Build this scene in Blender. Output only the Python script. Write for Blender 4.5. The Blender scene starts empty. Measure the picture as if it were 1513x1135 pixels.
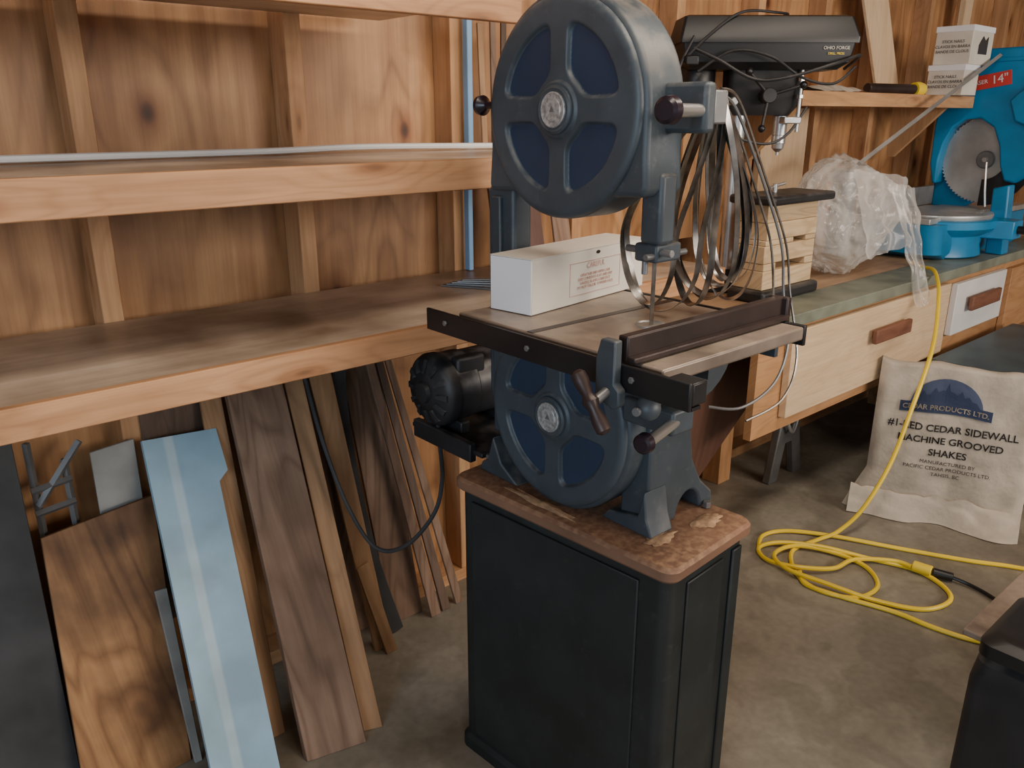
import bpy, bmesh, math, random
from mathutils import Vector, Matrix, noise
random.seed(4)
C=bpy.context.collection
PAR={}; WB={}; EMP=[]
# ---------------------------------------------------------------- materials
def newmat(name):
    m=bpy.data.materials.new(name); m.use_nodes=True
    nt=m.node_tree; b=nt.nodes['Principled BSDF']; return m,nt,b
def N(nt,t,**k):
    n=nt.nodes.new(t)
    for a,v in k.items(): setattr(n,a,v)
    return n
def ramp(nt,stops):
    r=nt.nodes.new('ShaderNodeValToRGB'); e=r.color_ramp.elements
    e[0].position=stops[0][0]; e[0].color=(*stops[0][1],1)
    e[1].position=stops[-1][0]; e[1].color=(*stops[-1][1],1)
    for p,c in stops[1:-1]:
        x=e.new(p); x.color=(*c,1)
    return r
def mix(nt,fac,a,b,mode='MIX'):
    m=nt.nodes.new('ShaderNodeMix'); m.data_type='RGBA'; m.blend_type=mode
    for sock,v in ((m.inputs[0],fac),(m.inputs[6],a),(m.inputs[7],b)):
        if isinstance(v,(int,float)): sock.default_value=v
        elif isinstance(v,tuple): sock.default_value=(*v,1)
        else: nt.links.new(v,sock)
    return m.outputs[2]
def wood(name,c1,c2,cont=0.35,knots=0.0,rough=0.65,vs=1.0,dirt=0.25,csc=(0.9,5.0),rings=26,dcol=(0.32,0.26,0.22),ksc=(1.5,2.2)):
    m,nt,b=newmat(name); L=nt.links.new
    tc=N(nt,'ShaderNodeTexCoord'); oi=N(nt,'ShaderNodeObjectInfo')
    mul=N(nt,'ShaderNodeVectorMath',operation='SCALE'); mul.inputs[0].default_value=(13.7,7.3,3.1); L(oi.outputs['Random'],mul.inputs['Scale'])
    add=N(nt,'ShaderNodeVectorMath',operation='ADD'); L(tc.outputs['UV'],add.inputs[0]); L(mul.outputs[0],add.inputs[1])
    def mp(sx,sy):
        q=N(nt,'ShaderNodeMapping'); q.inputs['Scale'].default_value=(sx,sy,1); L(add.outputs[0],q.inputs[0]); return q.outputs[0]
    def nz(v,sc,det,dist=0.0):
        n=N(nt,'ShaderNodeTexNoise'); n.inputs['Scale'].default_value=sc; n.inputs['Detail'].default_value=det; n.inputs['Distortion'].default_value=dist; L(v,n.inputs['Vector']); return n.outputs['Fac']
    n1=nz(mp(1.3*vs,16*vs),1.6,4,0.5)
    r=ramp(nt,[(0.3,c1),(0.7,c2)]); L(n1,r.inputs[0]); col=r.outputs[0]
    n2=nz(mp(csc[0]*vs,csc[1]*vs),1.0,2,0.7)
    v=None
    if knots>0:
        v=N(nt,'ShaderNodeTexVoronoi',voronoi_dimensions='2D'); v.inputs['Scale'].default_value=1; L(mp(*ksc),v.inputs['Vector'])
        kr=ramp(nt,[(0.0,(0.22,)*3),(0.35,(0,0,0))]); L(v.outputs['Distance'],kr.inputs[0])
        ad=N(nt,'ShaderNodeMath',operation='ADD'); L(n2,ad.inputs[0]); L(kr.outputs[0],ad.inputs[1]); n2=ad.outputs[0]
    m1=N(nt,'ShaderNodeMath',operation='MULTIPLY'); L(n2,m1.inputs[0]); m1.inputs[1].default_value=rings
    pp=N(nt,'ShaderNodeMath',operation='PINGPONG'); L(m1.outputs[0],pp.inputs[0]); pp.inputs[1].default_value=1.0
    rr=ramp(nt,[(0.0,(1-cont,1-cont*1.15,1-cont*1.3)),(0.55,(1,1,1))]); L(pp.outputs[0],rr.inputs[0])
    col=mix(nt,1.0,col,rr.outputs[0],'MULTIPLY')
    n3=nz(mp(3,120),1.5,3)
    r3=ramp(nt,[(0.35,(0.86,0.84,0.82)),(0.6,(1,1,1))]); L(n3,r3.inputs[0])
    col=mix(nt,0.6,col,r3.outputs[0],'MULTIPLY')
    n4=nz(mp(2.2,2.2),1.2,5)
    r4=ramp(nt,[(0.35,dcol),(0.62,(1,1,1))]); L(n4,r4.inputs[0])
    col=mix(nt,dirt,col,r4.outputs[0],'MULTIPLY')
    if v:
        rk=ramp(nt,[(0.0,(0.07,0.03,0.015)),(0.022,(0.22,0.11,0.055)),(0.045,(0.60,0.45,0.35)),(0.13,(1,1,1))]); L(v.outputs['Distance'],rk.inputs[0])
        col=mix(nt,knots,col,rk.outputs[0],'MULTIPLY')
    L(col,b.inputs['Base Color']); b.inputs['Roughness'].default_value=rough
    return m
def paint(name,c,rough=0.5,metal=0.0,var=0.25,sc=6,dust=None,dustamt=0.5,c2=None,bump=0.0,fine=14,wear=None):
    m,nt,b=newmat(name); L=nt.links.new
    tc=N(nt,'ShaderNodeTexCoord')
    n=N(nt,'ShaderNodeTexNoise'); n.inputs['Scale'].default_value=sc; n.inputs['Detail'].default_value=6; L(tc.outputs['Object'],n.inputs['Vector'])
    c2=c2 or tuple(x*(1-var) for x in c)
    r=ramp(nt,[(0.35,c2),(0.65,tuple(min(1,x*(1+var)) for x in c))]); L(n.outputs['Fac'],r.inputs[0]); col=r.outputs[0]
    if wear:
        n6=N(nt,'ShaderNodeTexNoise'); n6.inputs['Scale'].default_value=30; n6.inputs['Detail'].default_value=10; n6.inputs['Roughness'].default_value=0.75; L(tc.outputs['Object'],n6.inputs['Vector'])
        r6=ramp(nt,[(0.56,(0,0,0)),(0.72,(0.6,0.6,0.6))]); L(n6.outputs['Fac'],r6.inputs[0]); col=mix(nt,r6.outputs[0],col,wear)
    if dust:
        g=N(nt,'ShaderNodeNewGeometry'); s=N(nt,'ShaderNodeSeparateXYZ'); L(g.outputs['Normal'],s.inputs[0])
        n2=N(nt,'ShaderNodeTexNoise'); n2.inputs['Scale'].default_value=fine; n2.inputs['Detail'].default_value=8; L(tc.outputs['Object'],n2.inputs['Vector'])
        r2=ramp(nt,[(0.42,(0,0,0)),(0.62,(1,1,1))]); L(n2.outputs['Fac'],r2.inputs[0])
        cl=N(nt,'ShaderNodeMath',operation='MULTIPLY',use_clamp=True); L(s.outputs['Z'],cl.inputs[0]); L(r2.outputs[0],cl.inputs[1])
        c3=N(nt,'ShaderNodeMath',operation='MULTIPLY'); L(cl.outputs[0],c3.inputs[0]); c3.inputs[1].default_value=dustamt
        col=mix(nt,c3.outputs[0],col,dust)
    L(col,b.inputs['Base Color']); b.inputs['Roughness'].default_value=rough; b.inputs['Metallic'].default_value=metal
    if bump:
        bp=N(nt,'ShaderNodeBump'); bp.inputs['Strength'].default_value=bump; bp.inputs['Distance'].default_value=0.01
        n5=N(nt,'ShaderNodeTexNoise'); n5.inputs['Scale'].default_value=60; L(tc.outputs['Object'],n5.inputs['Vector']); L(n5.outputs['Fac'],bp.inputs['Height']); L(bp.outputs[0],b.inputs['Normal'])
    return m
M={}
M['ply']=wood('plywood_sheathing',(0.42,0.205,0.085),(0.61,0.335,0.15),cont=0.26,knots=0.95,dirt=0.6,csc=(0.6,2.6),rough=0.5,rings=17)
M['stud']=wood('stud_wood',(0.50,0.265,0.12),(0.66,0.375,0.185),cont=0.12,knots=0.5,dirt=0.3,ksc=(1.6,6))
M['fascia']=wood('fascia_wood',(0.54,0.275,0.13),(0.68,0.37,0.185),cont=0.14,knots=0.6,dirt=0.35,ksc=(1.6,6))
M['shelf']=wood('shelf_plywood',(0.62,0.49,0.37),(0.76,0.62,0.48),cont=0.05,dirt=0.95,csc=(0.5,3),rough=0.38,dcol=(0.30,0.24,0.20))
M['bench']=wood('bench_wood',(0.50,0.33,0.20),(0.64,0.44,0.27),cont=0.1,dirt=0.6,rough=0.45)
M['drawer']=wood('birch_plywood',(0.70,0.50,0.30),(0.79,0.59,0.38),cont=0.06,dirt=0.15)
M['orange']=wood('orange_pine',(0.50,0.26,0.11),(0.60,0.33,0.15),cont=0.15,dirt=0.3)
M['handlew']=wood('handle_wood',(0.17,0.07,0.04),(0.25,0.105,0.06),cont=0.15,dirt=0.1)
M['brown']=wood('weathered_brown',(0.19,0.115,0.075),(0.31,0.20,0.135),cont=0.3,dirt=0.7)
M['brownply']=wood('stained_plywood',(0.32,0.155,0.062),(0.51,0.275,0.12),cont=0.35,knots=0.5,dirt=1.0,csc=(0.8,4),rings=18,dcol=(0.14,0.10,0.08))
M['tan']=wood('tan_lath',(0.36,0.205,0.10),(0.52,0.315,0.165),cont=0.15,dirt=0.5)
M['dark']=wood('dark_board',(0.11,0.07,0.05),(0.18,0.115,0.08),cont=0.2,dirt=0.6)
M['hard']=wood('hardboard',(0.10,0.045,0.03),(0.14,0.065,0.045),cont=0.05,dirt=0.3,rough=0.45)
M['pine']=wood('pale_pine',(0.62,0.44,0.25),(0.75,0.57,0.35),cont=0.2,dirt=0.2)
M['saw']=paint('grey_blue_enamel',(0.052,0.066,0.078),0.48,0.1,0.22,dust=(0.30,0.26,0.21),dustamt=0.65,wear=(0.13,0.14,0.145))
M['sawface']=paint('grey_blue_cover_enamel',(0.052,0.067,0.080),0.46,0.1,0.18,sc=9,dust=(0.2,0.2,0.19),dustamt=0.6,fine=40,wear=(0.10,0.11,0.12))
M['lobe']=paint('navy_blue_recess',(0.019,0.036,0.073),0.5,0.0,0.15)
M['cab']=paint('dark_cabinet_enamel',(0.013,0.0165,0.017),0.5,0.0,0.3,wear=(0.035,0.04,0.038))
M['blackrail']=paint('black_rail',(0.014,0.013,0.014),0.4,0.2,0.3)
M['iron']=paint('dusty_cast_iron_table',(0.26,0.205,0.165),0.38,0.25,0.35,sc=5,dust=(0.48,0.39,0.30),dustamt=0.5)
M['fence']=paint('brown_black_fence',(0.045,0.030,0.027),0.4,0.4,0.4)
M['black']=paint('black_plastic',(0.010,0.010,0.011),0.38,0.0,0.2)
M['blackdust']=paint('dusty_black',(0.017,0.017,0.019),0.5,0.0,0.3,dust=(0.17,0.15,0.13),dustamt=0.5)
M['knob']=paint('dark_plum_knob',(0.016,0.009,0.016),0.3,0.0,0.2)
M['steel']=paint('steel',(0.60,0.60,0.59),0.3,0.8,0.15)
M['badge']=paint('silver_badge',(0.42,0.42,0.41),0.45,0.5,0.35,sc=120)
M['blade']=paint('oiled_blade_steel',(0.27,0.255,0.24),0.28,0.9,0.5,sc=20)
M['greysteel']=paint('grey_steel',(0.22,0.22,0.22),0.45,0.6,0.3)
M['motor']=paint('motor_black',(0.045,0.046,0.050),0.4,0.3,0.3,dust=(0.36,0.34,0.32),dustamt=0.9)
M['dusttop']=paint('sawdust_covered_top',(0.20,0.105,0.062),0.6,0.0,0.25,sc=4,dust=(0.38,0.235,0.135),dustamt=0.6,fine=60)
M['sawdust']=paint('sawdust',(0.42,0.27,0.155),0.95,0.0,0.3,sc=40,bump=0.4)
M['card']=paint('white_cardboard',(0.80,0.80,0.82),0.6,0.0,0.05)
M['cardside']=paint('cream_carton',(0.78,0.73,0.64),0.6,0.0,0.12,sc=3)
M['red']=paint('faded_red_ink',(0.68,0.42,0.35),0.6,0.0,0.1)
M['white']=paint('white_paint',(0.75,0.74,0.72),0.5,0.0,0.06)
M['green']=paint('grey_green_paint',(0.20,0.22,0.17),0.45,0.0,0.25,sc=8)
M['yellow']=paint('yellow_cord',(0.86,0.62,0.03),0.4,0.0,0.08)
M['paper']=paint('kraft_paper',(0.47,0.415,0.34),0.75,0.0,0.18,sc=7,bump=0.2)
M['navyink']=paint('navy_ink',(0.022,0.036,0.085),0.7,0.0,0.1)
M['blueink']=paint('faded_blue_ink',(0.055,0.075,0.14),0.7,0.0,0.15)
M['blackink']=paint('black_ink',(0.04,0.036,0.036),0.7,0.0,0.1)
M['blue']=paint('blue_enamel',(0.014,0.215,0.43),0.35,0.0,0.15)
M['redlab']=paint('red_label',(0.62,0.05,0.04),0.4,0.0,0.05)
M['alu']=paint('cast_aluminium',(0.50,0.50,0.48),0.4,0.6,0.2)
M['carton']=paint('nail_carton',(0.66,0.61,0.52),0.7,0.0,0.1)
M['ltblue']=paint('light_blue_plastic',(0.20,0.37,0.58),0.4,0.0,0.1)
M['binlid']=paint('dull_blue_grey',(0.045,0.085,0.11),0.4,0.0,0.2)
M['greyb']=paint('grey_board',(0.28,0.275,0.255),0.7,0.0,0.25)
M['darkgrey']=paint('charcoal_sheet',(0.036,0.037,0.039),0.7,0.0,0.35)
M['cloth']=paint('grey_cloth',(0.5,0.45,0.38),0.9,0.0,0.2,sc=20)
m,nt,b=newmat('pale_blue_striped'); L=nt.links.new
tc=N(nt,'ShaderNodeTexCoord'); sp=N(nt,'ShaderNodeSeparateXYZ'); L(tc.outputs['UV'],sp.inputs[0])
r=ramp(nt,[(0.0,(0.30,0.47,0.58)),(0.28,(0.30,0.47,0.58)),(0.32,(0.42,0.57,0.65)),(0.42,(0.42,0.57,0.65)),(0.46,(0.26,0.43,0.56)),(1.0,(0.25,0.42,0.55))])
ml=N(nt,'ShaderNodeMath',operation='MULTIPLY'); L(sp.outputs['Y'],ml.inputs[0]); ml.inputs[1].default_value=6.0; L(ml.outputs[0],r.inputs[0])
nz=N(nt,'ShaderNodeTexNoise'); nz.inputs['Scale'].default_value=5; nz.inputs['Detail'].default_value=6; L(tc.outputs['Object'],nz.inputs['Vector'])
r2=ramp(nt,[(0.35,(0.72,0.72,0.7)),(0.6,(1,1,1))]); L(nz.outputs['Fac'],r2.inputs[0])
L(mix(nt,1.0,r.outputs[0],r2.outputs[0],'MULTIPLY'),b.inputs['Base Color']); b.inputs['Roughness'].default_value=0.45
M['paleblue']=m
m,nt,b=newmat('stained_concrete'); L=nt.links.new
tc=N(nt,'ShaderNodeTexCoord')
def cn(sc,det,dist=0):
    n=N(nt,'ShaderNodeTexNoise'); n.inputs['Scale'].default_value=sc; n.inputs['Detail'].default_value=det; n.inputs['Distortion'].default_value=dist; L(tc.outputs['Object'],n.inputs['Vector']); return n.outputs['Fac']
r=ramp(nt,[(0.3,(0.235,0.21,0.16)),(0.7,(0.37,0.34,0.275))]); L(cn(1.4,8,0.3),r.inputs[0])
r2=ramp(nt,[(0.36,(0.42,0.40,0.37)),(0.5,(1,1,1))]); L(cn(0.9,6,1.2),r2.inputs[0])
r3=ramp(nt,[(0.3,(0.8,0.8,0.8)),(0.7,(1.1,1.1,1.1))]); L(cn(40,4),r3.inputs[0])
c=mix(nt,0.7,r.outputs[0],r2.outputs[0],'MULTIPLY'); c=mix(nt,0.6,c,r3.outputs[0],'MULTIPLY')
r4=ramp(nt,[(0.46,(0.42,0.4,0.37)),(0.54,(1,1,1))]); L(cn(5,8,0.5),r4.inputs[0]); c=mix(nt,0.35,c,r4.outputs[0],'MULTIPLY')
L(c,b.inputs['Base Color']); b.inputs['Roughness'].default_value=0.5
bp=N(nt,'ShaderNodeBump'); bp.inputs['Strength'].default_value=0.15; L(cn(25,6),bp.inputs['Height']); L(bp.outputs[0],b.inputs['Normal'])
M['conc']=m
m,nt,b=newmat('clear_plastic_film'); L=nt.links.new
b.inputs['Base Color'].default_value=(0.80,0.77,0.72,1); b.inputs['Roughness'].default_value=0.12; b.inputs['Specular IOR Level'].default_value=1.0
fr=N(nt,'ShaderNodeLayerWeight'); fr.inputs['Blend'].default_value=0.5
rf=ramp(nt,[(0.0,(0.20,)*3),(0.5,(0.38,)*3),(0.9,(0.85,)*3)]); L(fr.outputs['Facing'],rf.inputs[0]); L(rf.outputs[0],b.inputs['Alpha'])
M['film']=m
# ---------------------------------------------------------------- mesh helpers
def thing(name,label,cat,base=None,group=None):
    e=bpy.data.objects.new(name,None); C.objects.link(e); e.empty_display_size=0.1
    e['label']=label; e['category']=cat
    if group: e['group']=group
    WB[e]=Vector(base) if base else None; EMP.append(e); return e
def mk(name,verts,faces,mat,parent=None,uv=None,smooth=False,bevel=0.0,seg=2,midx=None,label=None,cat=None,group=None,kind=None,sharp=35):
    me=bpy.data.meshes.new(name); me.from_pydata([tuple(v) for v in verts],[],faces)
    mats=mat if isinstance(mat,(list,tuple)) else [mat]
    for k in mats: me.materials.append(M[k])
    if midx: 
        for p,i in zip(me.polygons,midx): p.material_index=i
    bm=bmesh.new(); bm.from_mesh(me); bmesh.ops.recalc_face_normals(bm,faces=bm.faces)
    bm.to_mesh(me); bm.free()
    ul=me.uv_layers.new(name='UVMap')
    for lp in me.loops:
        co=me.vertices[lp.vertex_index].co
        ul.data[lp.index].uv=uv(co) if uv else (co.z,co.x+co.y)
    if smooth or bevel:
        for p in me.polygons: p.use_smooth=True
        try: me.set_sharp_from_angle(angle=math.radians(sharp))
        except Exception: pass
    o=bpy.data.objects.new(name,me); C.objects.link(o)
    if bevel:
        md=o.modifiers.new('bevel','BEVEL'); md.width=bevel; md.segments=seg; md.limit_method='ANGLE'; md.angle_limit=math.radians(40)
    PAR[o]=parent
    if label: o['label']=label
    if cat: o['category']=cat
    if group: o['group']=group
    if kind: o['kind']=kind
    return o
def guv(g):
    o=[i for i in range(3) if i!=g]
    return lambda co:(co[g],co[o[0]]+co[o[1]])
def box(name,x0,x1,y0,y1,z0,z1,mat,parent=None,g=0,fr=None,**k):
    vs=[(x,y,z) for x in (x0,x1) for y in (y0,y1) for z in (z0,z1)]
    loc=[Vector(v) for v in vs]
    if fr:
        O,ex,ey=fr; vs=[O+v.x*ex+v.y*ey+Vector((0,0,v.z)) for v in loc]
    fs=[(0,1,3,2),(4,6,7,5),(0,4,5,1),(2,3,7,6),(0,2,6,4),(1,5,7,3)]
    return mk(name,vs,fs,mat,parent,uv=guv(g),**k)
def prism(name,pts,lo,hi,axis,mat,parent=None,**k):
    def P(a,b,c):
        return {0:(c,a,b),1:(a,c,b),2:(a,b,c)}[axis]
    n=len(pts); vs=[P(a,b,lo) for a,b in pts]+[P(a,b,hi) for a,b in pts]
    fs=[tuple(range(n)),tuple(range(2*n-1,n-1,-1))]+[(i,(i+1)%n,n+(i+1)%n,n+i) for i in range(n)]
    return mk(name,vs,fs,mat,parent,**k)
def basis(d):
    d=d.normalized(); a=Vector((0,0,1)) if abs(d.z)<0.9 else Vector((1,0,0))
    u=d.cross(a).normalized(); return u,d.cross(u).normalized()
def lathe(name,p0,p1,prof,mat,parent=None,n=32,**k):
    p0=Vector(p0); d=(Vector(p1)-p0).normalized(); u,w=basis(d); vs=[];fs=[]
    for t,r in prof:
        for i in range(n):
            a=2*math.pi*i/n; vs.append(p0+d*t+(u*math.cos(a)+w*math.sin(a))*max(r,1e-4))
    for j in range(len(prof)-1):
        for i in range(n): fs.append((j*n+i,j*n+(i+1)%n,(j+1)*n+(i+1)%n,(j+1)*n+i))
    fs.append(tuple(range(n))); fs.append(tuple((len(prof)-1)*n+i for i in range(n)))
    return mk(name,vs,fs,mat,parent,smooth=True,**k)
def cyl(name,p0,p1,r,mat,parent=None,n=24,r1=None,**k):
    l=(Vector(p1)-Vector(p0)).length; r1=r if r1 is None else r1; c=min(r,r1)*0.12
    return lathe(name,p0,p1,[(0,r-c),(c,r),(l-c,r1),(l,r1-c)],mat,parent,n,**k)
def ball(name,c,r,mat,parent=None,n=24,sc=1.0,**k):
    prof=[(r-r*math.cos(math.pi*j/12),r*math.sin(math.pi*j/12)*sc) for j in range(13)]
    c=Vector(c); return lathe(name,c-Vector((r,0,0)),c,prof,mat,parent,n,**k)
def spline(pts,sub=8,closed=False):
    P=[Vector(p) for p in pts]; n=len(P); out=[]
    rng=n if closed else n-1
    for i in range(rng):
        a=P[(i-1)%n] if closed or i>0 else P[0]; b=P[i]; c=P[(i+1)%n]; d=P[(i+2)%n] if closed or i+2<n else P[-1]
        for j in range(sub):
            t=j/sub
            out.append(0.5*((2*b)+(c-a)*t+(2*a-5*b+4*c-d)*t*t+(3*b-a-3*c+d)*t**3))
    if not closed: out.append(P[-1])
    return out
def tube(name,pts,r,mat,parent=None,n=8,closed=False,sub=8,flat=None,**k):
    P=spline(pts,sub,closed) if sub else [Vector(p) for p in pts]
    m_=len(P); vs=[];fs=[]
    T=[(P[(i+1)%m_]-P[i-1]) if closed or 0<i<m_-1 else (P[1]-P[0] if i==0 else P[-1]-P[-2]) for i in range(m_)]
    u,w=basis(T[0])
    if flat:
        w=Vector(flat[2]).normalized()
    for i,p in enumerate(P):
        t=T[i].normalized()
        if flat:
            ww=(w-t*w.dot(t)).normalized(); uu=t.cross(ww)
            for s1,s2 in ((-1,-1),(1,-1),(1,1),(-1,1)): vs.append(p+uu*s1*flat[0]/2+ww*s2*flat[1]/2)
        else:
            u=(u-t*u.dot(t)).normalized(); w2=t.cross(u)
            for q in range(n):
                a=2*math.pi*q/n; vs.append(p+(u*math.cos(a)+w2*math.sin(a))*r)
    nn=4 if flat else n
    for i in range(m_ if closed else m_-1):
        j=(i+1)%m_
        for q in range(nn): fs.append((i*nn+q,i*nn+(q+1)%nn,j*nn+(q+1)%nn,j*nn+q))
    if not closed: fs.append(tuple(range(nn))); fs.append(tuple((m_-1)*nn+q for q in range(nn)))
    return mk(name,vs,fs,mat,parent,smooth=True,**k)
def plank(name,tl,tr,br,bl,th,mat,parent=None,**k):
    tl,tr,br,bl=[Vector(p) for p in (tl,tr,br,bl)]
    n=(tr-tl).cross(bl-tl).normalized()
    if n.y<0: n=-n
    vs=[tl,tr,br,bl]+[p+n*th for p in (tl,tr,br,bl)]
    vs=[Vector((v.x,v.y,max(v.z,0.001))) for v in vs]
    ax=((bl+br)-(tl+tr)).normalized(); ac=(tr-tl).normalized()
    return mk(name,vs,[(0,1,2,3),(7,6,5,4),(0,4,5,1),(1,5,6,2),(2,6,7,3),(3,7,4,0)],mat,parent,uv=lambda co:((co-tl).dot(ax),(co-tl).dot(ac)+(co-tl).dot(n)),bevel=0.0015,seg=1,**k)
def text(name,body,size,O,ex,ey,mat,parent,depth=0.0006,align='CENTER',warp=None,space=1.0,bold=0.0):
    cu=bpy.data.curves.new('t','FONT'); cu.body=body; cu.size=size; cu.align_x=align; cu.align_y='CENTER'; cu.extrude=depth/2; cu.space_line=space
    cu.resolution_u=3; cu.offset=bold
    to=bpy.data.objects.new('t',cu); C.objects.link(to); bpy.context.view_layer.update()
    dg=bpy.context.evaluated_depsgraph_get(); me=bpy.data.meshes.new_from_object(to.evaluated_get(dg))
    bpy.data.objects.remove(to); O=Vector(O); ex=Vector(ex).normalized(); ey=Vector(ey).normalized(); ez=ex.cross(ey)
    vs=[]
    for v in me.vertices:
        p=O+v.co.x*ex+v.co.y*ey+v.co.z*ez
        vs.append(warp(p) if warp else p)
    fs=[tuple(p.vertices) for p in me.polygons]
    return mk(name,vs,fs,mat,parent)
# ---------------------------------------------------------------- room shell
S='structure'
box('floor',-3,7.6,-4.5,2.6,-0.08,0,'conc',kind=S,label='stained grey-brown concrete garage floor')
box('wall_back',-3,7.6,2.19,2.21,0,2.75,'ply',g=2,kind=S,label='orange-brown plywood sheathing nailed behind exposed studs')
box('wall_right',7.5,7.6,-4.5,2.19,0,2.75,'ply',g=2,kind=S,label='bare plywood end wall of the garage')
box('ceiling',-3,7.6,-4.5,2.6,2.75,2.85,'ply',g=0,kind=S,label='plywood underside of the garage roof')
tn=1
for i in range(-3,14):
    x=0.54+0.535*i
    if x>7.3: break
    box('trim_%d'%tn,x-0.024,x+0.024,2.10,2.19,0.045,2.70,'stud',g=2,kind=S,bevel=0.002,seg=1,label='exposed pine wall stud'); tn+=1
box('trim_%d'%tn,-3,7.5,2.10,2.19,0.0,0.045,'stud',g=0,kind=S,label='pine sill plate along the concrete floor'); tn+=1
box('trim_%d'%tn,-3,7.5,2.10,2.19,2.70,2.75,'stud',g=0,kind=S,label='pine top plate of the stud wall'); tn+=1
# ---------------------------------------------------------------- long wall shelves
def wshelf(x0,x1,yf,z0,z1,label):
    t=thing('wall_shelf',label,'shelf',group='long wall shelves')
    box('shelf_board',x0,x1,yf+0.022,2.098,z1-0.02,z1,'shelf',t,g=0,label='dusty stained plywood shelf board')
    box('front_edge',x0,x1-0.001,yf,yf+0.021,z0,z1+0.001,'fascia',t,g=0,bevel=0.002,seg=1,label='orange pine front edge board')
wshelf(-2.6,2.30,1.555,1.088,1.15,'long plywood shelf with pine edge, above the leaning boards')
wshelf(-2.6,1.82,1.50,1.468,1.535,'long plywood shelf with pine edge and pale strip on top')
wshelf(-2.6,1.34,1.50,1.828,1.90,'highest plywood shelf with pine front edge')
tube('white_trim_strip',[(-0.6,1.93,1.545),(0.4,1.95,1.546),(0.9,1.96,1.546),(1.2,1.97,1.550),(1.6,1.9,1.546),(1.75,1.9,1.546)],0.008,'white',label='long pale trim strip lying on the middle shelf',cat='trim strip')
tube('hanging_cable',[(0.20,2.09,2.2),(0.215,2.085,1.95),(0.205,2.09,1.8),(0.185,2.085,1.66),(0.15,2.08,1.56)],0.005,'black',label='thin black cable hanging on the stud wall',cat='cable')
box('straightedge',1.62,1.640,2.06,2.085,1.537,1.99,'ltblue',g=2,bevel=0.003,label='light blue straightedge standing against the wall',cat='straightedge')
box('straightedge',1.615,1.633,2.06,2.085,1.152,1.45,'ltblue',g=2,bevel=0.003,label='short light blue straightedge standing under the shelf',cat='straightedge')
for i,(x,dx,h,mt) in enumerate([(1.66,0.02,0.36,'tan'),(1.70,0.03,0.42,'brown'),(1.735,0.04,0.38,'dark'),(1.77,0.02,0.33,'tan')]):
    plank('wood_strip',(x+dx,2.085,1.537+h),(x+dx+0.022,2.085,1.537+h),(x+0.022,2.04,1.537),(x,2.04,1.537),0.008,mt,label='thin wood strip leaning on the wall above the shelf',cat='wood strip',group='strips on the middle shelf')
for i in range(5):
    a_=math.radians(-62+7*i)
    ex_=Vector((math.cos(a_),math.sin(a_),0)); box('metal_strip',0,0.34,0,0.016,1.1515+0.0045*i,1.155+0.0045*i,'greysteel',fr=(Vector((1.40+0.01*i,1.92-0.012*i,0)),ex_,Vector((-ex_.y,ex_.x,0))),label='grey metal strip lying on the long shelf',cat='metal strip',group='loose metal strips on the shelf')
plank('wood_strip',(1.72,2.09,1.42),(1.80,2.09,1.42),(1.80,2.04,1.152),(1.72,2.04,1.152),0.01,'dark',label='short dark board leaning on the wall under the shelf',cat='board')
plank('wood_strip',(1.84,2.09,1.44),(1.93,2.09,1.44),(1.93,2.03,1.152),(1.84,2.03,1.152),0.01,'hard',label='short reddish board leaning on the wall',cat='board')
plank('wood_strip',(1.98,2.09,1.46),(2.06,2.09,1.46),(2.06,2.03,1.152),(1.98,2.03,1.152),0.01,'brown',label='short brown board leaning on the wall',cat='board')
# ---------------------------------------------------------------- leaning boards under the shelf
G='boards leaning under the shelf'
plank('leaning_sheet',(-0.35,2.06,0.95),(0.27,2.06,0.93),(0.255,1.93,0.0),(-0.35,1.93,0.0),0.006,'darkgrey',label='charcoal sheet leaning on the wall',cat='board',group=G)
plank('plywood_offcut',(0.285,2.03,0.675),(0.548,2.03,0.705),(0.50,1.87,0.0),(0.245,1.87,0.0),0.014,'brownply',label='stained plywood offcut leaning on the wall',cat='board',group=G)
plank('grey_strip',(0.50,1.965,0.47),(0.530,1.965,0.47),(0.522,1.85,0.0),(0.503,1.85,0.0),0.012,'greyb',label='pale grey strip beside the stained plywood offcut',cat='board',group=G)
plank('grey_offcut',(0.43,2.075,0.84),(0.535,2.075,0.85),(0.53,2.055,0.10),(0.425,2.055,0.10),0.008,'greyb',label='grey board offcut behind the stained plywood',cat='board',group=G)
t=thing('metal_bracket','grey metal frame bracket behind the leaning boards','bracket')
for a,b_ in (((0.30,2.078,0.002),(0.30,2.078,0.90)),((0.30,2.07,0.74),(0.41,2.07,0.88)),((0.29,2.07,0.78),(0.38,2.07,0.79)),((0.29,2.07,0.72),(0.38,2.07,0.73)),((0.375,2.078,0.002),(0.372,2.078,0.84))):
    tube('bar',[a,b_],0.009,'greysteel',t,sub=0,n=4)
plank('plywood_scrap',(0.56,2.092,0.99),(0.76,2.092,0.99),(0.76,2.082,0.3),(0.56,2.082,0.3),0.006,'dark',label='dull plywood scrap behind the pale blue board',cat='board',group=G)
tl,tr,bl=Vector((0.545,2.045,0.85)),Vector((0.735,2.045,0.865)),Vector((0.475,1.60,0.0))
ax=(bl-tl); Lb=ax.length; axn=ax.normalized(); ac=(tr-tl); ac=(ac-axn*ac.dot(axn)).normalized(); nn=ac.cross(axn); nn=nn if nn.y>0 else -nn
o2=[(0,0),(0.185,0.0),(0.192,0.115),(0.165,0.14),(0.158,Lb),(0,Lb)]
vs=[tl+ac*a+axn*l for a,l in o2]; vs+=[v+nn*0.02 for v in vs]
vs=[Vector((v.x,v.y,max(v.z,0.001))) for v in vs]
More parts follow.
